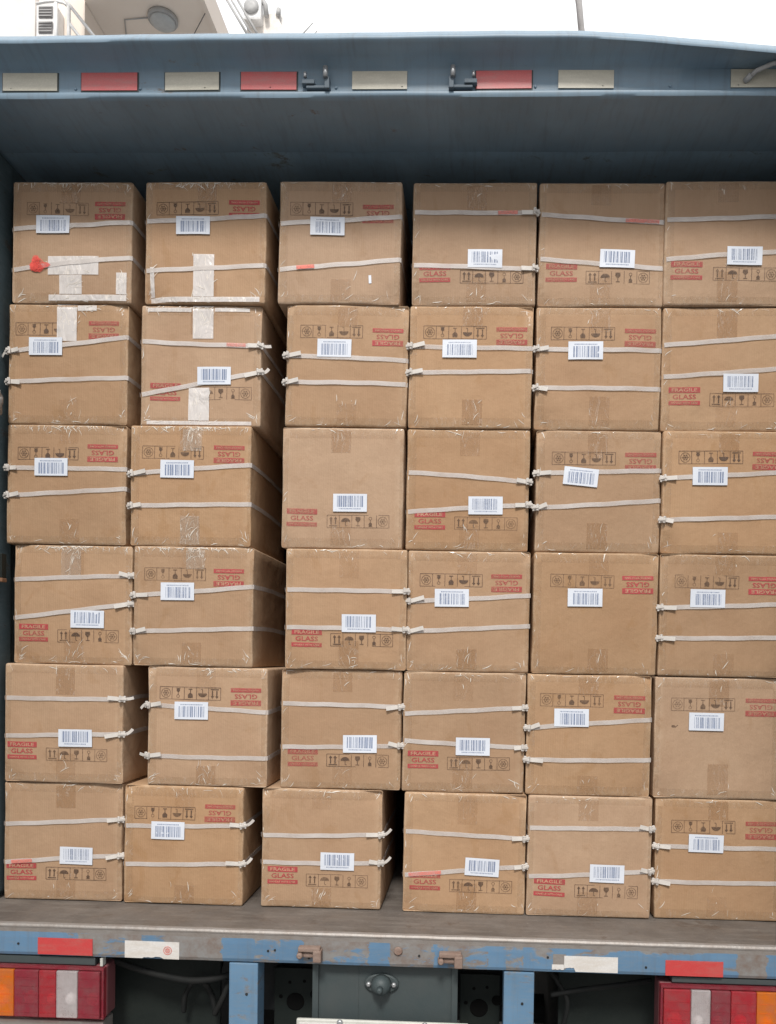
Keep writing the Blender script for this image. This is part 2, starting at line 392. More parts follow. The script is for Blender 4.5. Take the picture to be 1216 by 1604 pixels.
# reflective strips
def patch(name, x0, x1, z0, z1, mat, y=None, torn=None, tilt=0, seed=0, parent=truck):
    y = YR-.0035 if y is None else y
    rnd = random.Random(seed); bm = new(); n = 28
    top = []; bot = []
    for i in range(n+1):
        t = i/n; x = x0+(x1-x0)*t
        zt = z1+tilt*(t-.5); zb = z0+tilt*(t-.5)
        if torn and torn[0] <= t <= torn[1]: zb += torn[2]*(.4+.6*rnd.random())
        if torn and len(torn) > 3 and t < torn[3]: zb += torn[4]*(1 if t < torn[3]*.5 else .6); 
        top.append(zz(zt)); bot.append(zz(zb))
    for yy in (y, y+.0032):
        pass
    tv = [bm.verts.new((x0+(x1-x0)*i/n, y, top[i])) for i in range(n+1)]; bv = [bm.verts.new((x0+(x1-x0)*i/n, y, bot[i])) for i in range(n+1)]
    for i in range(n): bm.faces.new((bv[i], bv[i+1], tv[i+1], tv[i]))
    e = bmesh.ops.extrude_face_region(bm, geom=bm.faces[:]); bmesh.ops.translate(bm, vec=(0, .0018, 0), verts=[v for v in e['geom'] if isinstance(v, bmesh.types.BMVert)])
    bmesh.ops.recalc_face_normals(bm, faces=bm.faces)
    return link(name, bm, mat, parent)
for i, (a, b, c) in enumerate([(-1.204, -1.045, 'w'), (-.974, -.812, 'r'), (-.731, -.576, 'w'), (-.512, -.353, 'r'), (-.194, -.038, 'w'), (.157, .313, 'r'), (.388, .543, 'w'), (.867, 1.02, 'w')]):
    o = patch('reflector', a, b, 2.426, 2.476, M['r_red' if c == 'r' else 'r_white'], seed=i, tilt=.001*(i % 3-1))
    o['label'] = 'dull %s reflective strip' % ('red' if c == 'r' else 'cream')
    if c == 'r' or i < 3:     # backing frame below
        bm = new(); box(bm, a-.003, b+.004, YR-.0012, YR+.001, zz(2.422), zz(2.478)); link('backing', bm, M['grey'], o)
o = patch('reflector', -1.091, -.928, -.089, -.040, M['r_red2'], seed=3); o['label'] = 'bright red reflective strip'
o = patch('reflector', -.832, -.671, -.091, -.041, M['r_white2'], torn=(.35, .7, .006), seed=4, tilt=-.001); o['label'] = 'white reflective strip with a small red stamp'
bm = new()
for r_ in (.0115, .0065):
    ring = []
    for k in range(25):
        a = 2*math.pi*k/24; ring.append((-.705+r_*math.cos(a), YR-.0045, zz(-.066)+r_*math.sin(a)))
    tube(bm, ring, .0009, 5)
for dz_ in (-.003, 0, .003): box(bm, -.709, -.701, YR-.0048, YR-.0038, zz(-.0665+dz_), zz(-.0655+dz_))
link('stamp', bm, M['pink'], o)
o = patch('reflector', .447, .600, -.089, -.044, M['r_white2'], torn=(.0, .2, .012), seed=5)
patch('torn_scrap', .412, .4465, -.089, -.070, M['r_white2'], torn=(.0, 1, .007), seed=15); o['label'] = 'white reflective strip torn at its left end'
o = patch('reflector', .735, .898, -.091, -.047, M['r_red2'], seed=6); o['label'] = 'orange red reflective strip'
# grey edge of old glue around the torn strip
patch('glue_stain', .415, .452, -.086, -.040, M['rim'], y=YR-.0022, torn=(.5, 1, .004), seed=9)

# door-lock keepers on the header
for x, s in ((-.289, 1), (.114, -1)):
    bm = new()
    box(bm, x-.028*s-.018, x-.028*s+.018, -.150, -.131, zz(2.432), zz(2.444), .002)
    box(bm, x-.034, x+.034, -.146, -.131, zz(2.422), zz(2.430), .002)
    box(bm, x+.026*s-.007, x+.026*s+.007, -.152, -.131, zz(2.418), zz(2.450), .002)
    k = link('lock_keeper', bm, M['keeper'], truck)
    bm = new(); tube(bm, [(x+.022*s, -.152, zz(2.446)), (x+.022*s, -.152, zz(2.476))], .0075, 12)
    link('pin', bm, M['bolt'], k)
    bm = new(); tube(bm, [(x-.036*s, -.150, zz(2.448)), (x-.036*s, -.150, zz(2.462))], .0045, 10); link('pin', bm, M['bolt'], k)
# bracket pads on the sill
for x, z in ((-.288, -.056), (.118, -.060)):
    bm = new()
    box(bm, x-.030, x+.034, -.158, -.134, zz(z+.006), zz(z+.020), .004)
    box(bm, x-.034, x+.026, -.150, -.134, zz(z-.012), zz(z+.002), .004)
    box(bm, x+.014, x+.038, -.162, -.134, zz(z-.022), zz(z+.012), .004)
    lathe(bm, [(.009, 0), (.009, .012), (.005, .016)], Matrix.Translation((x-.024, -.150, zz(z-.004)))@Matrix.Rotation(R(90), 4, 'X'), 12)
    link('lock_keeper', bm, M['rust'], truck)
bm = new()
for x, z in ((-.031, -.046),): lathe(bm, [(.013, 0), (.013, .003), (.010, .006)], Matrix.Translation((x, YR-.001, zz(z)))@Matrix.Rotation(R(90), 4, 'X'), 14)
link('rust_plug', bm, M['rust'], truck)
for x, z in ((-.76, -.06), (-.41, -.058), (-.39, -.055), (-.29, -.075), (.03, -.058), (.40, -.05), (.68, -.07), (-1.15, -.06)):
    bm = new(); lathe(bm, [(.0035, 0), (.0035, .002)], Matrix.Translation((x, YR-.0012, zz(z)))@Matrix.Rotation(R(90), 4, 'X'), 8)
    link('drain_hole', bm, M['dark'], truck)
# steel wire hook hanging over the right end of the header
bm = new(); tube(bm, [(.915, -.142, zz(2.447)), (.93, -.155, zz(2.457)), (.97, -.165, zz(2.468)), (1.02, -.168, zz(2.476)), (1.10, -.16, zz(2.485)), (1.16, -.14, zz(2.49))], .006, 8)
tube(bm, [(.905, -.134, zz(2.442)), (.918, -.150, zz(2.449))], .008, 8)
link('door_stay_rod', bm, M['pgrey'], truck)

# uprights below the sill
for a, b in ((-.526, -.441), (.275, .363)):
    bm = new(); box(bm, a, b, -.128, -.055, zz(-.62), zz(-.098), .004)
    o = link('underrun_upright', bm, M['blue_post'], truck)
    for z in (-.19, -.34):
        bm = new(); lathe(bm, [(.004, 0), (.004, .002)], Matrix.Translation(((a+b)/2+.01, -.1285, zz(z)))@Matrix.Rotation(R(90), 4, 'X'), 8)
        link('bolt_hole', bm, M['dark'], o)
bm = new(); box(bm, -1.12, .96, -.125, -.055, zz(-.74), zz(-.62), .006); link('underrun_bar', bm, M['blue_post'], truck)

# cross member plate with the towing pin
bm = new(); box(bm, -.286, .142, -.095, -.085, zz(-.50), zz(-.0985), .001)
box(bm, -.286, -.268, -.103, -.0955, zz(-.50), zz(-.1), .002); box(bm, .124, .142, -.103, -.0955, zz(-.50), zz(-.1), .002)
box(bm, -.15, -.1496, -.0965, -.0952, zz(-.3), zz(-.1)); 
cm = link('cross_member', bm, M['grey'], truck)
P = Matrix.Translation((-.082, -.0955, zz(-.158)))@Matrix.Rotation(R(90), 4, 'X')
bm = new()
t = new(); lathe(t, [(.030, 0), (.030, .006), (.026, .008)], Matrix.Identity(4), 28)
t.transform(P@Matrix.Diagonal((1.7, 1., 1., 1.))); merge(bm, t)
lathe(bm, [(.030, .008), (.029, .02), (.024, .034), (.014, .041), (.006, .043)], P, 28)
lathe(bm, [(.009, .042), (.009, .058), (.004, .062)], P, 14)
tp = link('towing_pin', bm, M['grey'], truck, smooth=False)
for s in (-1, 1):
    bm = new(); lathe(bm, [(.008, .008), (.008, .014), (.004, .017)], P@Matrix.Translation((s*.037, 0, 0)), 6); link('bolt', bm, M['bolt'], tp)
# number plate frame (only its top edge stands in the picture)
bm = new(); box(bm, -.322, .176, -.150, -.138, zz(-.40), zz(-.2475), .006, seg=3)
npf = link('number_plate_frame', bm, M['white_metal'], truck)
bm = new(); box(bm, -.312, .166, -.153, -.1505, zz(-.39), zz(-.256), .001); link('number_plate', bm, M['r_white2'], npf)
for x in (-.195, .05):
    bm = new(); lathe(bm, [(.009, 0), (.009, .004), (.005, .007)], Matrix.Translation((x, -.1505, zz(-.2535)))@Matrix.Rotation(R(90), 4, 'X'), 12)
    link('bolt', bm, M['bolt'], npf)

# tail lamps
def tail(x0, x1, secs, zt, zb, tiltz=0):
    root = None
    bm = new(); box(bm, x0, x1, -.118, -.060, zz(zb), zz(zt), .008, seg=3)
    # hollow look: front rim
    root = link('tail_lamp', bm, M['housing'], truck)
    for a, b, c in secs:
        bm = new()
        xc = (a+b)/2; w_ = (b-a)/2-.004; h_ = (zt-zb)/2-.016; zc = (zt+zb)/2-.012
        t = new(); lathe(t, [(1, .001), (.92, .008), (.7, .014), (.4, .017), (.05, .018)], Matrix.Identity(4), 24)
        t.transform(Matrix.Translation((xc, -.1175, zz(zc-.012)))@Matrix.Rotation(R(90), 4, 'X')@Matrix.Diagonal((w_*.62, w_*.7, 1., 1.)))
        merge(bm, t); link('reflector_bowl', bm, M['chrome'], root, smooth=True)  # white dome standing in for the glow spot behind the lens
    for a, b, c in secs:
        bm = new(); box(bm, a+.0008, b-.0008, -.148, -.1372, zz(zb+.007), zz(zt-.009), .003, seg=3)
        for k in range(5):
            if c != 'l_white': box(bm, a+.004, b-.004, -.1490, -.1475, zz(zb+.02+k*.026), zz(zb+.0215+k*.026))
        link('lens', bm, M[c], root)
    bm = new()     # surrounding rim between glow dome and lens
    box(bm, x0+.001, x1-.001, -.1365, -.119, zz(zb+.001), zz(zb+.006)); box(bm, x0+.001, x1-.001, -.1365, -.119, zz(zt-.008), zz(zt-.001))
    box(bm, x0+.001, x0+.007, -.1365, -.119, zz(zb+.0065), zz(zt-.0085)); box(bm, x1-.007, x1-.001, -.1365, -.119, zz(zb+.0065), zz(zt-.0085))
    link('rim', bm, M['l_red2'], root)
tail(-1.42, -.893, [(-1.41, -1.262, 'l_red'), (-1.262, -1.155, 'l_amber'), (-1.155, -1.082, 'l_red2'), (-1.082, -1.030, 'l_red'), (-1.030, -.966, 'l_white'), (-.966, -.900, 'l_red2')], -.124, -.278)
tail(.722, 1.14, [(.729, .806, 'l_red'), (.806, .862, 'l_white'), (.862, .918, 'l_red2'), (.918, .990, 'l_red'), (.990, 1.062, 'l_amber'), (1.062, 1.132, 'l_amber')], -.118, -.285)
for a_ in ((-1.34, -.925, -.1215), (.757, 1.19, -.1145)):
    bm = new(); box(bm, a_[0], a_[1], -.125, -.10, zz(a_[2]), zz(-.0985), .002)
    link('lamp_bracket', bm, M['grey'], truck)
bm = new(); box(bm, -.908, -.900, -.13, -.11, zz(-.122), zz(-.0985), .001); link('bracket_tab', bm, M['white_metal'], truck)
bm = new(); box(bm, -1.42, -.90, -.125, -.06, zz(-.33), zz(-.290), .006)
link('lamp_shelf', bm, M['rim'], truck)

# running gear in the shadow below
bm = new()
for x in (-.46, .34): box(bm, x-.035, x+.035, .05, 6.2, zz(-.32), zz(-.1), .006)
for y in (.1, .9, 1.8, 2.8): box(bm, -.425, .305, y, y+.06, zz(-.30), zz(-.12), .005)
for y in (.02, .5, 1., 1.5, 2., 2.5, 3., 3.5, 4.): box(bm, -1.2, 1.1, y, y+.05, zz(-.098), zz(-.0515), .003)
link('chassis_frame', bm, M['dark'], truck)
for a, b in ((-1.2, -.60), (.45, 1.1)):
    bm = new(); box(bm, a, b, .02, .035, zz(-.62), zz(-.15), .002)
    link('mud_flap', bm, M['mud'], truck)
for a, b in ((-.43, -.292), (.148, .27)):
    bm = new(); box(bm, a, b, .02, .032, zz(-.42), zz(-.17), .002); br = link('spring_bracket', bm, M['mud'], truck)
    for (fx, fz, r_) in ((.35, -.215, .005), (.68, -.21, .005), (.15, -.26, .006), (.48, -.275, .028), (.93, -.25, .016)):
        bm = new(); lathe(bm, [(r_, 0), (r_, .001), (r_*.9, .0015)], Matrix.Translation((a+(b-a)*fx, .0198, zz(fz)))@Matrix.Rotation(R(90), 4, 'X'), 18)
        link('hole', bm, M['hole'], br)
def hose(pts, r_):
    bm = new(); P_ = [Vector(p) for p in pts]; o_ = []
    for i in range(len(P_)-1):
        a, b = P_[i], P_[i+1]; pa = P_[max(i-1, 0)]; pb = P_[min(i+2, len(P_)-1)]
        for k in range(8):
            t_ = k/8; o_.append(.5*((2*a)+(b-pa)*t_+(2*pa-5*a+4*b-pb)*t_**2+(3*a-pa-3*b+pb)*t_**3))
    o_.append(P_[-1]); tube(bm, o_, r_, 10); return link('air_hose', bm, M['rubber'], truck)
hose([(-.90, -.06, zz(-.13)), (-.84, -.07, zz(-.145)), (-.74, -.08, zz(-.165)), (-.64, -.08, zz(-.176)), (-.55, -.05, zz(-.168)), (-.50, .02, zz(-.15))], .010)
hose([(-.60, -.03, zz(-.30)), (-.57, -.04, zz(-.24)), (-.55, -.02, zz(-.18)), (-.52, .02, zz(-.16))], .009)
hose([(-.70, -.02, zz(-.30)), (-.69, -.03, zz(-.24)), (-.66, -.02, zz(-.20)), (-.62, -.02, zz(-.23)), (-.60, -.02, zz(-.30))], .008)
hose([(.42, -.04, zz(-.20)), (.52, -.05, zz(-.175)), (.62, -.05, zz(-.160)), (.72, -.03, zz(-.15))], .008)
hose([(.40, -.03, zz(-.11)), (.44, -.04, zz(-.16)), (.47, -.04, zz(-.22)), (.46, -.03, zz(-.30))], .007)
for x in (-1.0, -.72, .60, .88):
    bm = new(); Pw = Matrix.Translation((x, 1.0, .3825))@Matrix.Rotation(R(90), 4, 'Y')
    lathe(bm, [(.22, -.10), (.36, -.11), (.41, -.09), (.42, 0), (.41, .09), (.36, .11), (.22, .10)], Pw, 36)
    wl = link('wheel', bm, M['rubber'], truck)
    bm = new(); lathe(bm, [(.05, -.07), (.215, -.06), (.22, .06), (.05, .07)], Pw, 24); link('rim', bm, M['pgrey'], wl)
bm = new(); tube(bm, [(-1.05, 1., .3825), (.93, 1., .3825)], .06, 12); lathe(bm, [(.05, -.14), (.17, -.08), (.19, 0), (.17, .08), (.05, .14)], Matrix.Translation((-.06, 1, .3825))@Matrix.Rotation(R(90), 4, 'X'), 20)
link('rear_axle', bm, M['dark'], truck)

# ---------------------------------------------------------------- buildings behind
bA = thing('stucco_building', (-6, 6, 0), 'bright white stucco building corner above the truck at far left', 'building')
bm = new(); box(bm, -9, -3.601, 4.2, 13, 0, 10.5); link('wall', bm, M['stucco'], bA)
bB = thing('balcony_building', (-4, 8, 0), 'beige apartment block with a round lamp under its overhanging soffit', 'building')
bm = new(); box(bm, -3.601+.003, -3.200, 4.25, 13, 0, 9.6); link('wall', bm, M['beige'], bB)
bm = new(); box(bm, -3.200+.003, -2.21, 3.6, 8.4, 7.38, 7.46)
sf = link('soffit', bm, M['beige'], bB)
bm = new(); box(bm, -2.2095, -2.17, 3.58, 8.42, 7.36, 7.60); link('fascia', bm, M['beige'], sf)
bm = new(); Pl = Matrix.Translation((-2.60, 4.42, 7.378))@Matrix.Rotation(R(180), 4, 'X')
lathe(bm, [(.125, 0), (.125, .025), (.115, .035)], Pl, 32); lp = link('ceiling_lamp', bm, M['pgrey'], sf, smooth=False)
bm = new(); lathe(bm, [(.108, .0355), (.10, .05), (.07, .062), (.02, .067)], Pl, 32); link('diffuser', bm, M['diff'], lp, smooth=True)
bm = new(); tube(bm, [(-2.73, 4.41, 7.372), (-2.94, 4.43, 7.372), (-3.01, 4.62, 7.372)], .005, 6); link('conduit', bm, M['pgrey'], sf)
bm = new(); tube(bm, [(-2.20, 4.33, 7.34), (-2.46, 4.66, 7.34)], .004, 6); link('cable', bm, M['wire'], sf)
AC = thing('air_conditioner', (-3.490, 4.150, 7.105), 'white air conditioner with two dark grilles between wall corner and balcony rail', 'air conditioner')
bm = new(); box(bm, -3.532, -3.376, 4.1, 4.246, 6.883, 7.257, .008); link('casing', bm, M['rail'], AC)
for z0, z1 in ((7.125, 7.218), (7.000, 7.093)):
    bm = new(); box(bm, -3.510, -3.392, 4.092, 4.0985, z0, z1, .003)
    g = link('fan_grille', bm, M['grille'], AC)
    for k in range(4):
        bm = new(); zq = z0+(z1-z0)*(k+.5)/4; box(bm, -3.505, -3.398, 4.087, 4.0915, zq-.003, zq+.003); link('slat', bm, M['pgrey'], g)
rl = thing('balcony_railing', (-3.272, 4.000, 6.933), 'white painted balcony railing beside the air conditioner', 'railing')
def bar(bm, a, b, w_): tube(bm, [a, b], w_, 8)
for a_, b_ in (((-3.312, 4.000, 7.164), (-3.307, 4.000, 6.728)), ((-3.206, 4.000, 7.137), (-3.201, 4.000, 6.727))):
    bm = new(); bar(bm, a_, b_, .016); link('post', bm, M['rail'], rl)
bm = new(); tube(bm, [(-3.476, 4.000, 7.160), (-3.397, 4.000, 7.175), (-3.312, 4.000, 7.179), (-3.248, 4.000, 7.163), (-3.206, 4.000, 7.132)], .010, 8); link('top_rail', bm, M['rail'], rl)
for a_, b_ in (((-3.259, 4.000, 7.219), (-2.938, 4.000, 6.828)), ((-3.194, 4.000, 6.994), (-3.065, 4.000, 6.829))):
    bm = new(); bar(bm, a_, b_, .013); link('handrail', bm, M['rail'], rl)

bC = thing('distant_building', (-4.6, 15.5, 0), 'pale far building with a sloping stair rail and roof clutter, left of middle', 'building')
def prism(bm, pts, y0, y1, mi=0):
    a = [bm.verts.new((x, y0, z)) for x, z in pts]; b = [bm.verts.new((x, y1, z)) for x, z in pts]
    bm.faces.new(a[::-1]); bm.faces.new(b)
    for i in range(len(pts)): bm.faces.new((a[i], a[(i+1) % len(pts)], b[(i+1) % len(pts)], b[i]))
    bmesh.ops.recalc_face_normals(bm, faces=bm.faces)
def XZ(*p): return [(q[0], q[2]) for q in p]
bm = new(); prism(bm, XZ((-4.787, 14.000, 14.544), (-4.755, 14.000, 15.038), (-4.436, 14.000, 15.140), (-4.170, 14.000, 15.190), (-3.937, 14.000, 14.733), (-3.894, 14.000, 14.538)), 14, 17)
box(bm, -4.787, -3.934, 14.01, 17, 0, 14.555); link('wall', bm, M['pale_wall'], bC)
bm = new(); prism(bm, XZ((-4.147, 14.000, 14.539), (-4.145, 14.000, 15.281), (-4.064, 14.000, 15.228), (-3.885, 14.000, 14.824), (-3.710, 14.000, 14.705), (-3.707, 14.000, 14.536)), 14.1, 16); link('parapet', bm, M['stucco'], bC)
for a_, b_, r_ in (((-5.150, 13.800, 15.332), (-4.622, 13.800, 14.478), .028), ((-5.057, 13.800, 15.331), (-4.530, 13.800, 14.478), .022), ((-4.925, 13.800, 15.330), (-4.411, 13.800, 14.477), .028)):
    bm = new(); tube(bm, [a_, b_], r_, 6); link('stair_rail', bm, M['pgrey'], bC)
bm = new(); box(bm, -4.789, -4.420, 13.8, 14.4, 14.903, 15.443, .05)
hv = link('rooftop_unit', bm, M['rail'], bC)
bm = new(); lathe(bm, [(.15, 0), (.15, .02), (.05, .03)], Matrix.Translation((-4.616, 13.790, 15.152))@Matrix.Rotation(R(90), 4, 'X'), 24); link('fan_grille', bm, M['pgrey'], hv)
bm = new(); tube(bm, [(-4.453, 13.900, 15.421), (-4.358, 13.900, 15.265), (-4.328, 13.900, 15.033)], .05, 8); link('duct', bm, M['pgrey'], bC)
for a_, b_, r_ in (((-3.657, 14.000, 14.692), (-3.396, 14.000, 14.976), .012), ((-3.404, 14.000, 14.690), (-3.300, 14.000, 14.819), .012), ((-4.105, 14.000, 15.267), (-4.116, 14.000, 15.111), .05)):
    bm = new(); tube(bm, [a_, b_], r_, 6); link('aerial', bm, M['pgrey'], bC)
pl = thing('utility_pole', (2.473, 14, 0), 'thin grey leaning pole rising behind the truck roof', 'pole')
bm = new(); tube(bm, [(2.473, 14, 0), (2.267, 14.000, 14.111), (2.132, 14.000, 14.882), (1.992, 14.000, 15.909)], [.05, .045, .055, .085], 12); link('shaft', bm, M['concrete'], pl)
bm = new(); tube(bm, [(2.382, 13.9, .5), (2.164, 13.900, 14.037), (2.056, 13.900, 14.804), (1.942, 13.900, 15.824)], .012, 6); link('cable', bm, M['wire'], pl)

# ---------------------------------------------------------------- cardboard boxes
_txt = {}
def text_bm(s, size, extr=0):
    """letters as a flat triangulated mesh centred on the origin in the XZ plane"""
    if s not in _txt:
        cu = bpy.data.curves.new('t', 'FONT'); cu.body = s; cu.size = 1; cu.align_x = 'CENTER'; cu.align_y = 'CENTER'; cu.resolution_u = 2; cu.offset = .018
        o = bpy.data.objects.new('t', cu); COL.objects.link(o)
        dg = bpy.context.evaluated_depsgraph_get(); me = o.evaluated_get(dg).to_mesh()
        vs = [(v.co.x, v.co.y) for v in me.vertices]; fs = [tuple(p.vertices) for p in me.polygons]
        x0 = min(v[0] for v in vs); x1 = max(v[0] for v in vs); y0 = min(v[1] for v in vs); y1 = max(v[1] for v in vs)
        _txt[s] = ([((x-(x0+x1)/2)/(x1-x0), (y-(y0+y1)/2)/(y1-y0)) for x, y in vs], fs)
        bpy.data.objects.remove(o); bpy.data.curves.remove(cu)
    return _txt[s]
class Flat:
    """2-D shapes in mm on a box face; placed with centre, rotation and offset, following the board's surface"""
    def __init__(s): s.v = []; s.f = []; s.m = []; s.o = []
    def poly(s, pts, mi=0, o=0):
        b = len(s.v); s.v += [(x, y, o) for x, y in pts]; s.f.append(tuple(range(b, b+len(pts)))); s.m.append(mi)
    def rect(s, x0, y0, x1, y1, mi=0, o=0, nx=1, ny=1):
        for i in range(nx):
            for j in range(ny):
                a = x0+(x1-x0)*i/nx; c = x0+(x1-x0)*(i+1)/nx; b_ = y0+(y1-y0)*j/ny; d_ = y0+(y1-y0)*(j+1)/ny
                s.poly([(a, b_), (c, b_), (c, d_), (a, d_)], mi, o)
    def line(s, x0, y0, x1, y1, w_, mi=0, o=0):
        d_ = Vector((x1-x0, y1-y0)); L = d_.length; d_ /= L; n_ = Vector((-d_.y, d_.x))*w_/2
        s.poly([(x0-n_.x, y0-n_.y), (x1-n_.x, y1-n_.y), (x1+n_.x, y1+n_.y), (x0+n_.x, y0+n_.y)], mi, o)
    def disc(s, x, y, rx, ry=None, a0=0, a1=360, mi=0, o=0, n=14):
        ry = ry or rx; s.poly([(x+rx*math.cos(R(a0+(a1-a0)*k/n)), y+ry*math.sin(R(a0+(a1-a0)*k/n))) for k in range(n+(0 if a1-a0 == 360 else 1))], mi, o)
    def ring(s, x, y, r_, w_, mi=0, n=16, o=0):
        for k in range(n):
            a, b = 2*math.pi*k/n, 2*math.pi*(k+1)/n
            s.poly([(x+r_*math.cos(a), y+r_*math.sin(a)), (x+r_*math.cos(b), y+r_*math.sin(b)), (x+(r_-w_)*math.cos(b), y+(r_-w_)*math.sin(b)), (x+(r_-w_)*math.cos(a), y+(r_-w_)*math.sin(a))][::-1], mi, o)
    def text(s, t, cx, cy, w_, h_, mi=0, o=0):
        vs, fs = text_bm(t, 1); b = len(s.v); s.v += [(cx+x*w_, cy+y*h_, o) for x, y in vs]
        for f in fs: s.f.append(tuple(b+i for i in f)); s.m.append(mi)
    def place(s, B, name, mats, cx, cz, rot, off, parent, smooth=False):
        me = bpy.data.meshes.new(name); c_, s_ = math.cos(R(rot)), math.sin(R(rot)); V = []
        for x, y, o in s.v:
            X = cx+(x*c_-y*s_)/1000; Zc = cz+(x*s_+y*c_)/1000
            V.append((X, B.fy(X, Zc)-(off+o)/1000, Zc))
        me.from_pydata(V, [], s.f)
        for p, mi in zip(me.polygons, s.m): p.material_index = mi; p.use_smooth = smooth
        for m_ in mats: me.materials.append(m_)
        # face the camera side (-Y)
        bm = bmesh.new(); bm.from_mesh(me)
        bm.normal_update()
        for f in bm.faces:
            if f.normal.y > 0: f.normal_flip()
        bm.to_mesh(me); bm.free()
        o = bpy.data.objects.new(name, me); COL.objects.link(o); o.parent = parent
        return o

def fragile():
    F = Flat()
    F.rect(-47, 10, 47, 27, 0, nx=6, ny=1); F.text('FRAGILE', 0, 18.5, 76, 10.5, 1, .25)
    F.text('GLASS', 0, -1.5, 70, 14.5, 0, .05)
    F.rect(-47, -27, 47, -14, 0, nx=6, ny=1); F.text('HANDLE WITH CARE', 0, -20.5, 80, 5.5, 1, .25)
    return F
def icons():
    F = Flat(); w_ = 1.6
    for y in (-19, 19): F.line(-95, y, 95, y, w_)
    for k in range(6): F.line(-95+38*k, -19, -95+38*k, 19, w_)
    for dx in (-7, 7):                                     # this way up
        F.rect(-76+dx-2, -10, -76+dx+2, 8); F.poly([(-76+dx-5.5, 7), (-76+dx+5.5, 7), (-76+dx, 15)])
    F.rect(-89, -15, -63, -12)
    F.disc(-38, -1, 14, 12, 0, 180); F.rect(-39, -13, -37, -1); F.line(-37, -13, -33, -13, 2)     # umbrella
    F.poly([(-7, 14), (-8, 5), (-3, -1), (3, -1), (8, 5), (7, 14)]); F.rect(-1.2, -12, 1.2, 0); F.rect(-6, -14, 6, -11.5)   # glass
    F.disc(38, -9, 5.5); F.ring(38, 9, 5, 1.4); F.rect(37, -6, 39, 5)      # stacking sign
    F.rect(32, -15.5, 44, -13.5)
    F.ring(76, 0, 15, 1.5); F.ring(76, 0, 8, 1.3)
    for k in range(3): F.line(76-11*math.cos(R(60*k)), -11*math.sin(R(60*k)), 76+11*math.cos(R(60*k)), 11*math.sin(R(60*k)), 1.3)
    return F
FRAG, ICON = fragile(), icons()

class Board:
    """front panel of one box: y of the surface at x, z (local; the panel's nominal plane is y = -depth/2)"""
    def __init__(s, w_, h_, d_, rnd):
        s.w, s.h, s.d, s.r = w_, h_, d_, .007
        s.ph = [rnd.uniform(0, 6.28) for _ in range(6)]; s.b = rnd.uniform(-.003, .006)
        s.cr = [(rnd.choice((-1, 1))*w_/2, rnd.choice((0, 1))*h_, rnd.uniform(.03, .09), rnd.uniform(.004, .013)) for _ in range(2)]+[(rnd.uniform(-.15, .15), rnd.uniform(.03, .33), rnd.uniform(.03, .10), rnd.uniform(-.0015, .003)) for _ in range(4)]
    def fy(s, x, z):
        u = max(-1, min(1, x/(s.w/2))); v = max(-1, min(1, (z-s.h/2)/(s.h/2)))
        y = -s.d/2-s.b*(1-u*u)*(1-v*v)
        y += .0012*math.sin(x*17+s.ph[0])*math.sin(z*13+s.ph[1])+.0005*math.sin(x*41+z*23+s.ph[2])+.0004*math.sin(z*57-x*19+s.ph[3])
        for cx, cz, rr, a in s.cr:
            q = ((x-cx)**2+(z-cz)**2)/rr**2; y += a*math.exp(-q*2)
        e = min(s.w/2-abs(x), z, s.h-z)
        if e < s.r: e = max(e, .0004); y += s.r-math.sqrt(max(0, s.r**2-(s.r-e)**2))
        return y
def carton(B, rnd):
    w_, h_, d_, r_ = B.w, B.h, B.d, B.r
    def cuts(L, n): return [0, r_*.35, r_]+[r_+(L-2*r_)*k/n for k in range(1, n)]+[L-r_, L-r_*.35, L]
    cx = [c-w_/2 for c in cuts(w_, 16)]; cz = cuts(h_, 16); cy = [c-d_/2 for c in cuts(d_, 4)]
    bm = new(); ly = bm.verts.layers.float.new('worn'); vs = {}
    ox, oz = rnd.uniform(0, 99), rnd.uniform(0, 99)
    def V(x, y, z):
        k = (round(x, 5), round(y, 5), round(z, 5))
        if k in vs: return vs[k]
        ex = min(w_/2-abs(x), .1); ey = d_/2-abs(y); ez = min(z, h_-z)
        es = sorted((ex, ey, ez)); e2 = es[1]                       # distance along a face to the nearest edge
        # rounding
        ix = max(-w_/2+r_, min(w_/2-r_, x)); iy = max(-d_/2+r_, min(d_/2-r_, y)); iz = max(r_, min(h_-r_, z))
        dv = Vector((x-ix, y-iy, z-iz))
        p = Vector((x, y, z))
        if dv.length > 1e-6: p = Vector((ix, iy, iz))+dv.normalized()*r_*(1 if True else 1)
        f = p.copy()
        if y <= -d_/2+1e-6:
            if ex > r_-1e-6 and ez > r_-1e-6: f.y = B.fy(x, z)
            else: f.y += B.fy(max(-w_/2+r_, min(w_/2-r_, x)), max(r_, min(h_-r_, z)))+d_/2
        wob = .0026
        f.x += wob*noise.noise(Vector((ox, z*9, y*6)))*(1 if abs(x) > w_/2-r_*1.1 else 0)
        f.z += wob*noise.noise(Vector((oz, x*9, y*6)))*(1 if ez < r_*1.1 else 0)*.6
        v = bm.verts.new(f); v[ly] = max(0, 1-e2/.014)*.75
        vs[k] = v; return v
    def grid(A, Bc, fn, flip):
        for i in range(len(A)-1):
            for j in range(len(Bc)-1):
                q = [fn(A[i], Bc[j]), fn(A[i+1], Bc[j]), fn(A[i+1], Bc[j+1]), fn(A[i], Bc[j+1])]
                if len(set(q)) < 3: continue
                f = bm.faces.new(q[::-1] if flip else q); f.smooth = True
    grid(cx, cz, lambda a, b: V(a, -d_/2, b), False); grid(cx, cz, lambda a, b: V(a, d_/2, b), True)
    grid(cy, cz, lambda a, b: V(w_/2, a, b), False); grid(cy, cz, lambda a, b: V(-w_/2, a, b), True)
    grid(cx, cy, lambda a, b: V(a, b, h_), False); grid(cx, cy, lambda a, b: V(a, b, 0), True)
    return bm

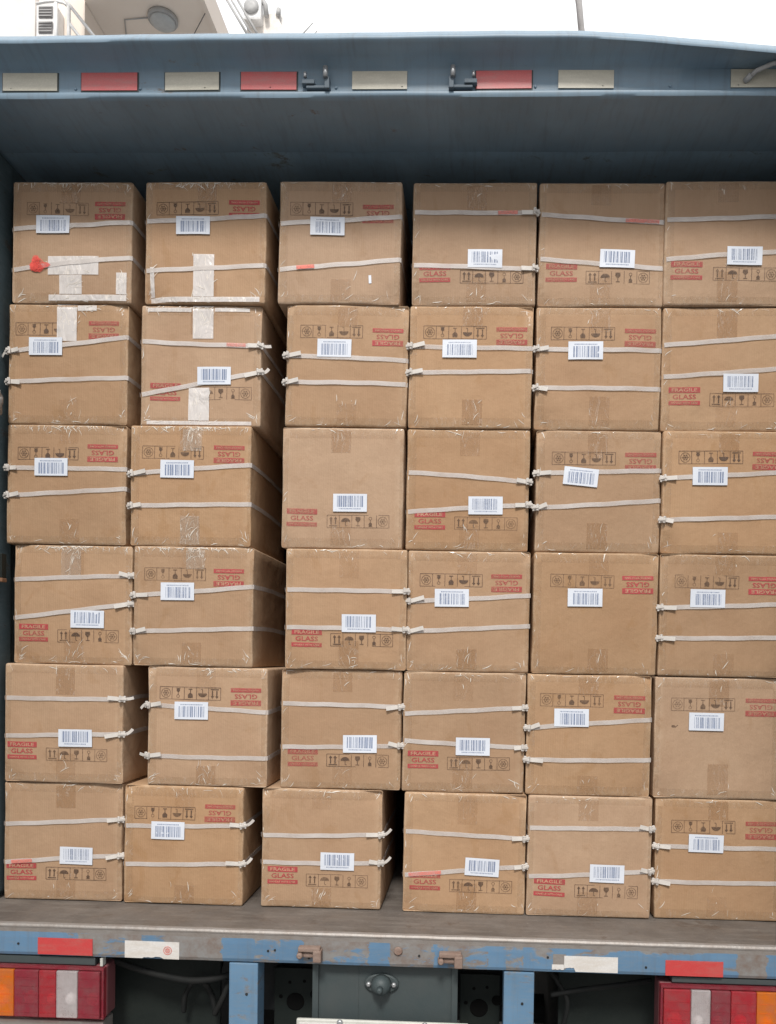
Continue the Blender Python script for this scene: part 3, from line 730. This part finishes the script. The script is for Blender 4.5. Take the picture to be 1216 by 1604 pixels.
def crease_glints(F, rnd, spots, mi=1):
    """whitened folds of the clear tape: thin bent slivers, (x, z, spread x, spread z, angle, count) in mm"""
    for (x, z, sx, sz, ang, n) in spots:
        for _ in range(n):
            px, pz = x+rnd.gauss(0, sx), z+rnd.gauss(0, sz); a = R(ang+rnd.gauss(0, 22)); L = rnd.uniform(4, 34); w_ = rnd.uniform(.4, 2.2); k = rnd.uniform(-.05, .05)
            pts = []; n_ = 6
            for i in range(n_+1):
                t = i/n_; pts.append((px, pz, w_*math.sin(math.pi*min(1, .08+t*.9))+.1)); a += k*3; px += math.cos(a)*L/n_; pz += math.sin(a)*L/n_
            for (x0, z0, w0), (x1, z1, w1) in zip(pts, pts[1:]):
                nx, nz = -math.sin(a), math.cos(a)
                if abs(x0) > 182 or abs(x1) > 182 or min(z0, z1) < 2.5 or max(z0, z1) > 366: continue
                F.poly([(x0-nx*w0/2, z0-nz*w0/2), (x1-nx*w1/2, z1-nz*w1/2), (x1+nx*w1/2, z1+nz*w1/2), (x0+nx*w0/2, z0+nz*w0/2)], mi, .5+rnd.random()*.5)

def ribbon(bm, path, w_, t_):
    """flat band: path = [(point, outward normal)], width along the third direction"""
    rings = []
    for i, (p, n_) in enumerate(path):
        a = path[max(0, i-1)][0]; b = path[min(len(path)-1, i+1)][0]; d_ = (b-a).normalized(); s = d_.cross(n_).normalized()
        rings.append([bm.verts.new(p+s*w_/2), bm.verts.new(p-s*w_/2), bm.verts.new(p-s*w_/2+n_*t_), bm.verts.new(p+s*w_/2+n_*t_)])
    for a, b in zip(rings, rings[1:]):
        for k in range(4): bm.faces.new((a[k], b[k], b[(k+1) % 4], a[(k+1) % 4]))
    bm.faces.new(rings[0][::-1]); bm.faces.new(rings[-1])
    bmesh.ops.recalc_face_normals(bm, faces=bm.faces)

def strap(B, zl, zr, side, tl, root, rnd):
    w_, d_ = B.w, B.d; bm = new(); path = []
    sag = rnd.uniform(-.002, .0015)
    for k in range(25):
        t = k/24; x = -w_/2+.006+(w_-.012)*t; z = zl+(zr-zl)*t+sag*math.sin(math.pi*t)+.0006*math.sin(t*19+zl*50)
        path.append((Vector((x, B.fy(x, z)-.0012-.0012*math.sin(math.pi*t), z)), Vector((0, -1, 0))))
    path.append((Vector((w_/2+.0015, -d_/2+.0035, zr)), Vector((.7, -.7, 0))))
    for k in range(5): path.append((Vector((w_/2+.002, -d_/2+.02+(d_-.03)*k/4, zr+.004*math.sin(k))), Vector((1, 0, 0))))
    path.append((Vector((w_/2-.01, d_/2+.002, zr)), Vector((0, 1, 0)))); path.append((Vector((-w_/2+.01, d_/2+.002, zl)), Vector((0, 1, 0))))
    for k in range(5): path.append((Vector((-w_/2-.002, d_/2-.01-(d_-.03)*k/4, zl+.003*math.sin(k))), Vector((-1, 0, 0))))
    path.append((Vector((-w_/2-.0015, -d_/2+.0035, zl)), Vector((-.7, -.7, 0))))
    ribbon(bm, path, .0135, .0007)
    st = link('strap', bm, M['strap'], root, local=True)
    if side:
        s = 1 if side == 'R' else -1; z = zr if side == 'R' else zl; x = s*(w_/2-.002); y = -d_/2-.004
        sl_ = (zr-zl)/w_
        bm = new(); T = Matrix.Translation((x, y, z))@Matrix.Rotation(R(s*38), 4, 'Z')@Matrix.Rotation(-math.atan(sl_)+R(rnd.uniform(-8, 8)), 4, 'Y')
        box(bm, -.010, -.0042, -.005, .003, -.0105, .0105, .002, mat=T, seg=2)
        box(bm, .0042, .010, -.005, .003, -.0105, .0105, .002, mat=T, seg=2)
        box(bm, -.006, .006, -.003, .002, -.0085, .0085, .0015, mat=T, seg=2)
        box(bm, -.0125, .0125, -.0065, -.0045, -.004, .004, .001, mat=T, seg=1)
        bk = link('buckle', bm, M['buckle'], st, local=True)
        # loose tail over the front
        bm = new(); path = []; up_ = rnd.uniform(.0, .011); L = rnd.uniform(.022, .042); drop = -.006 if rnd.random() < .5 else .004
        for k in range(7):
            t = k/6; xx = s*(w_/2-.010-L*t); base = z-s*(0)+(sl_*(-s*(0.010+L*t)))
            path.append((Vector((xx, B.fy(xx, z)-.004-.005*t**1.3, base+(up_ if drop > 0 else -up_*.6)*t)), Vector((0, -1, 0))))
        ribbon(bm, path, .0125, .0008)
        if tl:
            path = []; L = rnd.uniform(.016, .026); vz = .012 if tl == 2 and s > 0 else (-.010 if tl == 2 else .003)
            for k in range(5):
                t = k/4; path.append((Vector((s*(w_/2+.008+L*t*.8), -d_/2+.002+.010*t, z+vz*t*t+vz*.3*t)), Vector((s*.5, -.85, 0)).normalized()))
            ribbon(bm, path, .009, .0008)
        link('strap_tail', bm, M['buckle'], st, local=True)
    return st

COLS = ['leftmost column', 'second column from left', 'third column from left', 'third column from right', 'second column from right', 'rightmost column']
ROWS = ['bottom row', 'second row up', 'third row up', 'third row down', 'second row down', 'top row']
SPECIAL = {
 (0, 5): 'carton with red sticker and white tape', (1, 5): 'carton with vertical white tape strip',
 (0, 4): 'carton with white tape covering its symbols', (1, 4): 'carton with white tape above and below',
 (2, 5): 'faintly printed carton beside a dark gap', (2, 3): 'upright carton without straps',
 (4, 2): 'upside-down carton without straps', (5, 1): 'dented carton without straps',
 (0, 2): 'carton with shiny clear tape at its top', (1, 2): 'carton with a twist of clear tape',
 (4, 3): 'carton with tilted barcode label', (3, 5): 'upright carton with faint small buckles',
 (4, 5): 'dim upright carton, upper strap tinged pink', (5, 5): 'dim upright carton, no buckles',
 (5, 4): 'upright carton with two rising straps', (1, 1): 'carton with strap tails poking left',
 (0, 1): 'carton with strap tails curling right', (1, 0): 'upside-down carton with tails poking right',
 (2, 0): 'upright carton with tails poking right'}
WT = {(0, 5): [(-94, 208, -22, 222), (-72, 84, 86, 140), (-36, 26, 34, 83), (140, 26, 172, 92), (-70, 6, 172, 24)],
 (1, 5): [(-36, 21, 28, 150), (-172, 5, 170, 20), (-170, 22, -157, 110)],
 (0, 4): [(-34, 255, 28, 'T'), (30, 348, 90, 364)],
 (1, 4): [(-26, 268, 38, 'T'), (-36, 17, 28, 118), (-165, 4, 160, 15), (-165, 348, -30, 360), (42, 350, 150, 361)],
 (1, 3): [(-24, 290, 36, 'T'), (-30, 5, 30, 92)], (0, 2): [(-36, 268, 26, 'T')], (1, 2): [(-22, 300, 36, 'T')]}
DATA = [
 (-1.059,5,'I',(-57,236,0),(119,279),(-44,284),[(224,244,'',0),(101,137,'',0)]),
 (-1.071,4,'I',(-68,238,0),(112,289),(-68,292),[(223,268,'L',2),(129,144,'L',0)]),
 (-1.073,3,'I',(-44,237,0),(114,282),(-56,279),[(234,234,'L',0),(149,173,'L',0)]),
 (-1.048,2,'U',(50,140,0),(-122,95),(51,87),[(259,277,'R',0),(140,190,'R',0)]),
 (-1.068,1,'U',(40,141,0),(-129,99),(43,89),[(261,265,'R',1),(143,156,'R',2)]),
 (-1.072,0,'U',(44,142,0),(-130,88),(43,85),[(237,259,'R',0),(117,146,'R',0)]),
 (-0.644,5,'I',(-38,236,0),(119,284),(-56,288),[(248,265,'',0),(99,115,'',0)]),
 (-0.659,4,'U',(43,154,0),(-109,104),(64,101),[(257,246,'R',1),(95,166,'R',2)]),
 (-0.682,3,'I',(-39,234,0),(119,281),(-54,285),[(219,250,'L',0),(121,130,'L',0)]),
 (-0.667,2,'I',(-47,230,0),(111,274),(-56,283),[(216,248,'L',0),(105,120,'L',0)]),
 (-0.619,1,'I',(-48,234,0),(120,279),(-53,287),[(249,233,'L',2),(92,91,'L',1)]),
 (-0.689,0,'I',(-46,232,0),(114,288),(-58,285),[(242,252,'R',2),(122,133,'R',2)]),
 (-0.233,5,'I',(-38,233,0),(115,271),(-57,285),[(240,262,'',0),(102,134,'',0)]),
 (-0.207,4,'I',(-37,235,0),(125,271),(-47,286),[(213,202,'L',0),(132,129,'L',0)]),
 (-0.212,3,'U',(25,139,0),(-123,93),(50,83),[]),
 (-0.195,2,'U',(42,142,0),(-118,94),(51,91),[(241,242,'R',0),(126,125,'R',0)]),
 (-0.204,1,'U',(60,142,0),(-117,96),(53,90),[(262,258,'R',1),(128,139,'R',1)]),
 (-0.258,0,'U',(51,149,0),(-119,101),(50,88),[(224,234,'R',2),(140,147,'R',2)]),
 (0.175,5,'U',(34,140,0),(-117,96),(55,86),[(277,277,'R',0),(120,110,'R',0)]),
 (0.172,4,'I',(-34,238,0),(123,277),(-49,288),[(245,241,'L',0),(166,172,'L',0)]),
 (0.171,3,'U',(55,137,0),(-114,90),(57,83),[(236,210,'R',0),(116,141,'R',0)]),
 (0.18,2,'I',(-51,225,0),(115,272),(-54,279),[(213,236,'L',0),(121,143,'L',0)]),
 (0.174,1,'U',(29,142,0),(-123,99),(47,90),[(239,264,'R',0),(156,142,'R',0)]),
 (0.183,0,'U',(55,144,-2),(-119,96),(52,85),[(248,236,'R',0),(114,150,'R',0)]),
 (0.558,5,'U',(48,141,-2),(-118,100),(51,86),[(271,249,'',0),(140,113,'',0)]),
 (0.556,4,'I',(-39,236,0),(124,276),(-48,288),[(241,240,'L',0),(124,124,'L',0)]),
 (0.565,3,'I',(-53,227,-5),(126,275),(-45,283),[(237,249,'L',0),(133,159,'L',0)]),
 (0.564,2,'I',(-32,232,0),(126,273),(-41,282),[]),
 (0.554,1,'I',(-54,238,0),(120,281),(-54,291),[(204,236,'L',0),(107,114,'L',0)]),
 (0.563,0,'U',(54,137,0),(-119,89),(53,81),[(269,276,'R',0),(121,147,'R',0)]),
 (0.934,5,'U',(48,146,0),(-122,103),(52,93),[(253,264,'',0),(136,161,'',0)]),
 (0.936,4,'U',(47,143,0),(-119,103),(52,93),[(255,286,'',0),(160,189,'',0)]),
 (0.945,3,'I',(-49,232,0),(124,280),(-47,289),[(224,248,'L',0),(100,115,'L',0)]),
 (0.945,2,'I',(-46,236,0),(122,277),(-49,286),[(206,223,'L',0),(114,123,'L',0)]),
 (0.941,1,'I',(-34,234,0),(129,280),(-45,286),[]),
 (0.952,0,'I',(-37,234,0),(128,277),(-46,284),[(222,223,'L',0),(114,118,'L',0)]),
]
for idx, (X, row, ori, lab, mk, ic, straps) in enumerate(DATA):
    col = idx//6; rnd = random.Random(idx*7+3)
    W = {0: .3735, 1: .3735, 2: .3730, 3: .3740, 4: .3760, 5: .3770}[col]; H = .3686; D = .46
    if (col, row) in ((2, 4),): W = .373
    dy = rnd.uniform(-.006, .008); y = D/2+dy
    sp = SPECIAL.get((col, row))
    look = sp or ('%s carton with straps buckled %s' % ('upright' if ori == 'U' else 'upside-down', 'right' if straps and straps[0][2] == 'R' else 'left'))
    root = thing('cardboard_box', (X, y, Z0+.0006+row*.37), '%s, %s, %s' % (look, ROWS[row], COLS[col]), 'cardboard box', 'cardboard boxes stacked in the truck')
    rz = rnd.uniform(-.12, .12)
    if col < 2: rz = rnd.uniform(-.3, .5)
    root.rotation_euler = (0, R(rnd.uniform(-.12, .12)), R(rz))
    if (col, row) == (2, 4): root.rotation_euler.y = R(.35); root.location.z += .0012
    if (col, row) == (2, 5): root.rotation_euler.y = R(.3)
    B = Board(W, H, D, rnd); B.b = B.b*(1.6-.18*row)
    link('carton', carton(B, rnd), M['card'], root, local=True)
    tx = rnd.uniform(-6, 10)
    # centre tape, brown
    F = Flat(); lt = rnd.uniform(58, 100); lb = rnd.uniform(60, 110)
    F.rect(tx-30, H*1000-lt, tx+30, H*1000-.6, 0, nx=3, ny=8)
    dens = (1.0 if col < 2 else (.6 if col < 4 else .42))*rnd.uniform(.5, 1.35)
    crease_glints(F, rnd, [(tx, H*1000-25, 20, 16, 70, int(5*dens))])
    F.place(B, 'centre_tape', [M['btape'], M['film']], 0, 0, 0, .8, root)
    F = Flat(); F.rect(tx-28, .6, tx+33, lb, 0, nx=3, ny=8); crease_glints(F, rnd, [(tx, 40, 16, 24, 75, int(7*dens))])
    F.place(B, 'centre_tape', [M['btape'], M['film']], 0, 0, 0, .8, root)
    # clear tape round the edges
    F = Flat(); hw = W*500
    et = rnd.uniform(22, 34); eb = rnd.uniform(20, 32)
    F.rect(-hw+.8, H*1000-et, hw-.8, H*1000-.8, 0, nx=16, ny=5); F.rect(-hw+.8, .8, hw-.8, eb, 0, nx=16, ny=5)
    F.rect(-hw+.8, eb, -hw+rnd.uniform(14, 30), H*1000-et, 0, nx=4, ny=10)
    F.rect(hw-rnd.uniform(10, 24), eb, hw-.8, H*1000-et, 0, nx=4, ny=10)
    n_ = int(13*dens)
    crease_glints(F, rnd, [(0, H*1000-7, 85, 3, 5, n_), (0, 6, 85, 3, 5, int(n_*.8)), (-hw+16, 18, 7, 9, 50, int(6*dens)), (hw-18, 18, 8, 9, 120, int(6*dens)),
        (-hw+14, H*1000-18, 7, 9, 110, int(6*dens)), (hw-16, H*1000-16, 7, 9, 70, int(6*dens)), (-hw+6, 180, 1, 90, 88, 3)])
    if (col, row) in ((0, 2), (0, 3), (1, 2), (1, 3), (0, 5), (1, 5)):
        crease_glints(F, rnd, [(-60, H*1000-13, 50, 5, 60, 26), (70, H*1000-12, 50, 5, 100, 26), (0, H*1000-6, 90, 2, 2, 14)])
    F.place(B, 'edge_tape', [M['tape'], M['film']], 0, 0, 0, .45, root)
    # milky tape on the upper left boxes
    T_ = H*1000
    for q in WT.get((col, row), []):
        F = Flat(); x0, z0, x1, z1 = [T_-.9 if v == 'T' else v for v in q]
        F.rect(x0, z0, x1, z1, 0, nx=max(1, int((x1-x0)/14)), ny=max(1, int((z1-z0)/14)))
        crease_glints(F, rnd, [((x0+x1)/2, (z0+z1)/2, (x1-x0)*.28, (z1-z0)*.25, 85 if z1-z0 > x1-x0 else 8, 7)])
        F.place(B, 'white_tape', [M['wtape'] if row >= 4 else M['ctape'], M['film']], 0, 0, 0, 1.7, root)
    if (col, row) == (0, 5):
        F = Flat()
        for k in range(9): F.disc(-104+rnd.gauss(0, 9), 112+rnd.gauss(0, 9), rnd.uniform(10, 26), rnd.uniform(5, 14), mi=0, o=k*.35, n=8)
        F.disc(-100, 112, 17, 22, n=9, o=0)
        F.place(B, 'red_sticker', [M['sticker']], 0, 0, 0, 2.6, root)
    # print
    hid = (col, row) == (0, 4)
    rot = 0 if ori == 'U' else 180
    F2 = Flat(); F2.v, F2.f, F2.m = FRAG.v, FRAG.f, FRAG.m
    F2.place(B, 'fragile_print', [M['red'], M['pale']], mk[0]/1000, mk[1]/1000, rot+rnd.uniform(-.8, .8), 1.15, root)
    F2 = Flat(); F2.v, F2.f, F2.m = ICON.v, ICON.f, ICON.m
    F2.place(B, 'handling_symbols', [M['black']], ic[0]/1000, ic[1]/1000, rot+rnd.uniform(-.8, .8), 1.15, root)
    # barcode label
    F = Flat(); F.rect(-52, -27, 52, 27, 0, nx=6, ny=3)
    lb_ = F.place(B, 'barcode_label', [M['paper']], lab[0]/1000, lab[1]/1000, rot+lab[2]+rnd.uniform(-.8, .8), 3.9, root)
    lrot = lb_
    F = Flat(); x = -40; low = ori == 'U'
    while x < 38:
        bw = rnd.choice((1.1, 1.1, 2, 3, 4.4)); F.rect(x, -13, min(x+bw, 40), 20 if col % 2 else 21); x += bw+rnd.choice((1.4, 1.4, 2.4, 3.8))
    x = -34
    while x < 34: bw = rnd.uniform(1.5, 3.2); F.rect(x, -20, x+bw, -16.5); x += bw+1.4
    F.place(B, 'barcode', [M['bars']], lab[0]/1000, lab[1]/1000, rot+lab[2], 4.1, lb_)
    for (zl, zr, side, tl) in straps: strap(B, zl/1000, zr/1000, side, tl, root, rnd)
    # red marker tint on a few straps
    for (c_, r_, x0, x1, si) in ((2, 5, -130, -75, 1), (4, 5, 70, 170, 0), (1, 4, 80, 140, 0), (3, 5, 70, 130, 0), (3, 0, -170, -70, 1), (0, 0, -160, -95, 1)):
        if (c_, r_) == (col, row):
            zl, zr = straps[si][:2]; F = Flat(); k0 = (x0+hw)/(2*hw); k1 = (x1+hw)/(2*hw)
            za = zl+(zr-zl)*k0; zb = zl+(zr-zl)*k1
            F.line(x0, za, x1, zb, 11); F.place(B, 'pink_mark', [M['pinkfilm']], 0, 0, 0, 4.6, root)
    if (col, row) == (2, 5): F = Flat(); F.rect(96, 55, 104, 80); F.place(B, 'paper_scrap', [M['paper']], 0, 0, 4, 1.5, root)
    if (col, row) == (5, 1):
        F = Flat(); F.disc(-132, 218, 6, 4); F.line(-128, 214, -118, 222, 2.5); F.place(B, 'dent', [M['black']], 0, 0, 0, .6, root)  # the dent's shade drawn as flat dark marks

# ---------------------------------------------------------------- odds and ends against the left wall
wd = thing('timber_batten', (-1.27, -.02, zz(1.0)), 'thin brown timber batten wedged between the left wall and the boxes', 'batten')
bm = new(); box(bm, -1.2895, -1.2425, -.045, -.02, zz(.988), zz(1.000), .002); link('strip', bm, M['wood'], wd)
bm = new(); box(bm, -1.2895, -1.247, -.04, -.015, zz(1.0005), zz(1.075), .002); link('board', bm, M['mud'], wd)
bg_ = thing('crumpled_sheet', (-1.262, -.05, zz(1.5)), 'crumpled grey protective sheet hanging at the left wall', 'sheet')
bm = new(); bmesh.ops.create_icosphere(bm, subdivisions=4, radius=1)
for v in bm.verts:
    n_ = noise.noise(v.co*2.2)*.35+noise.noise(v.co*5)*.18
    v.co = v.co*(1+n_); v.co = Vector((-1.262+v.co.x*.014, -.05+v.co.y*.02, zz(1.525)+v.co.z*.045))
link('sheeting', bm, M['bag'], bg_, smooth=True)
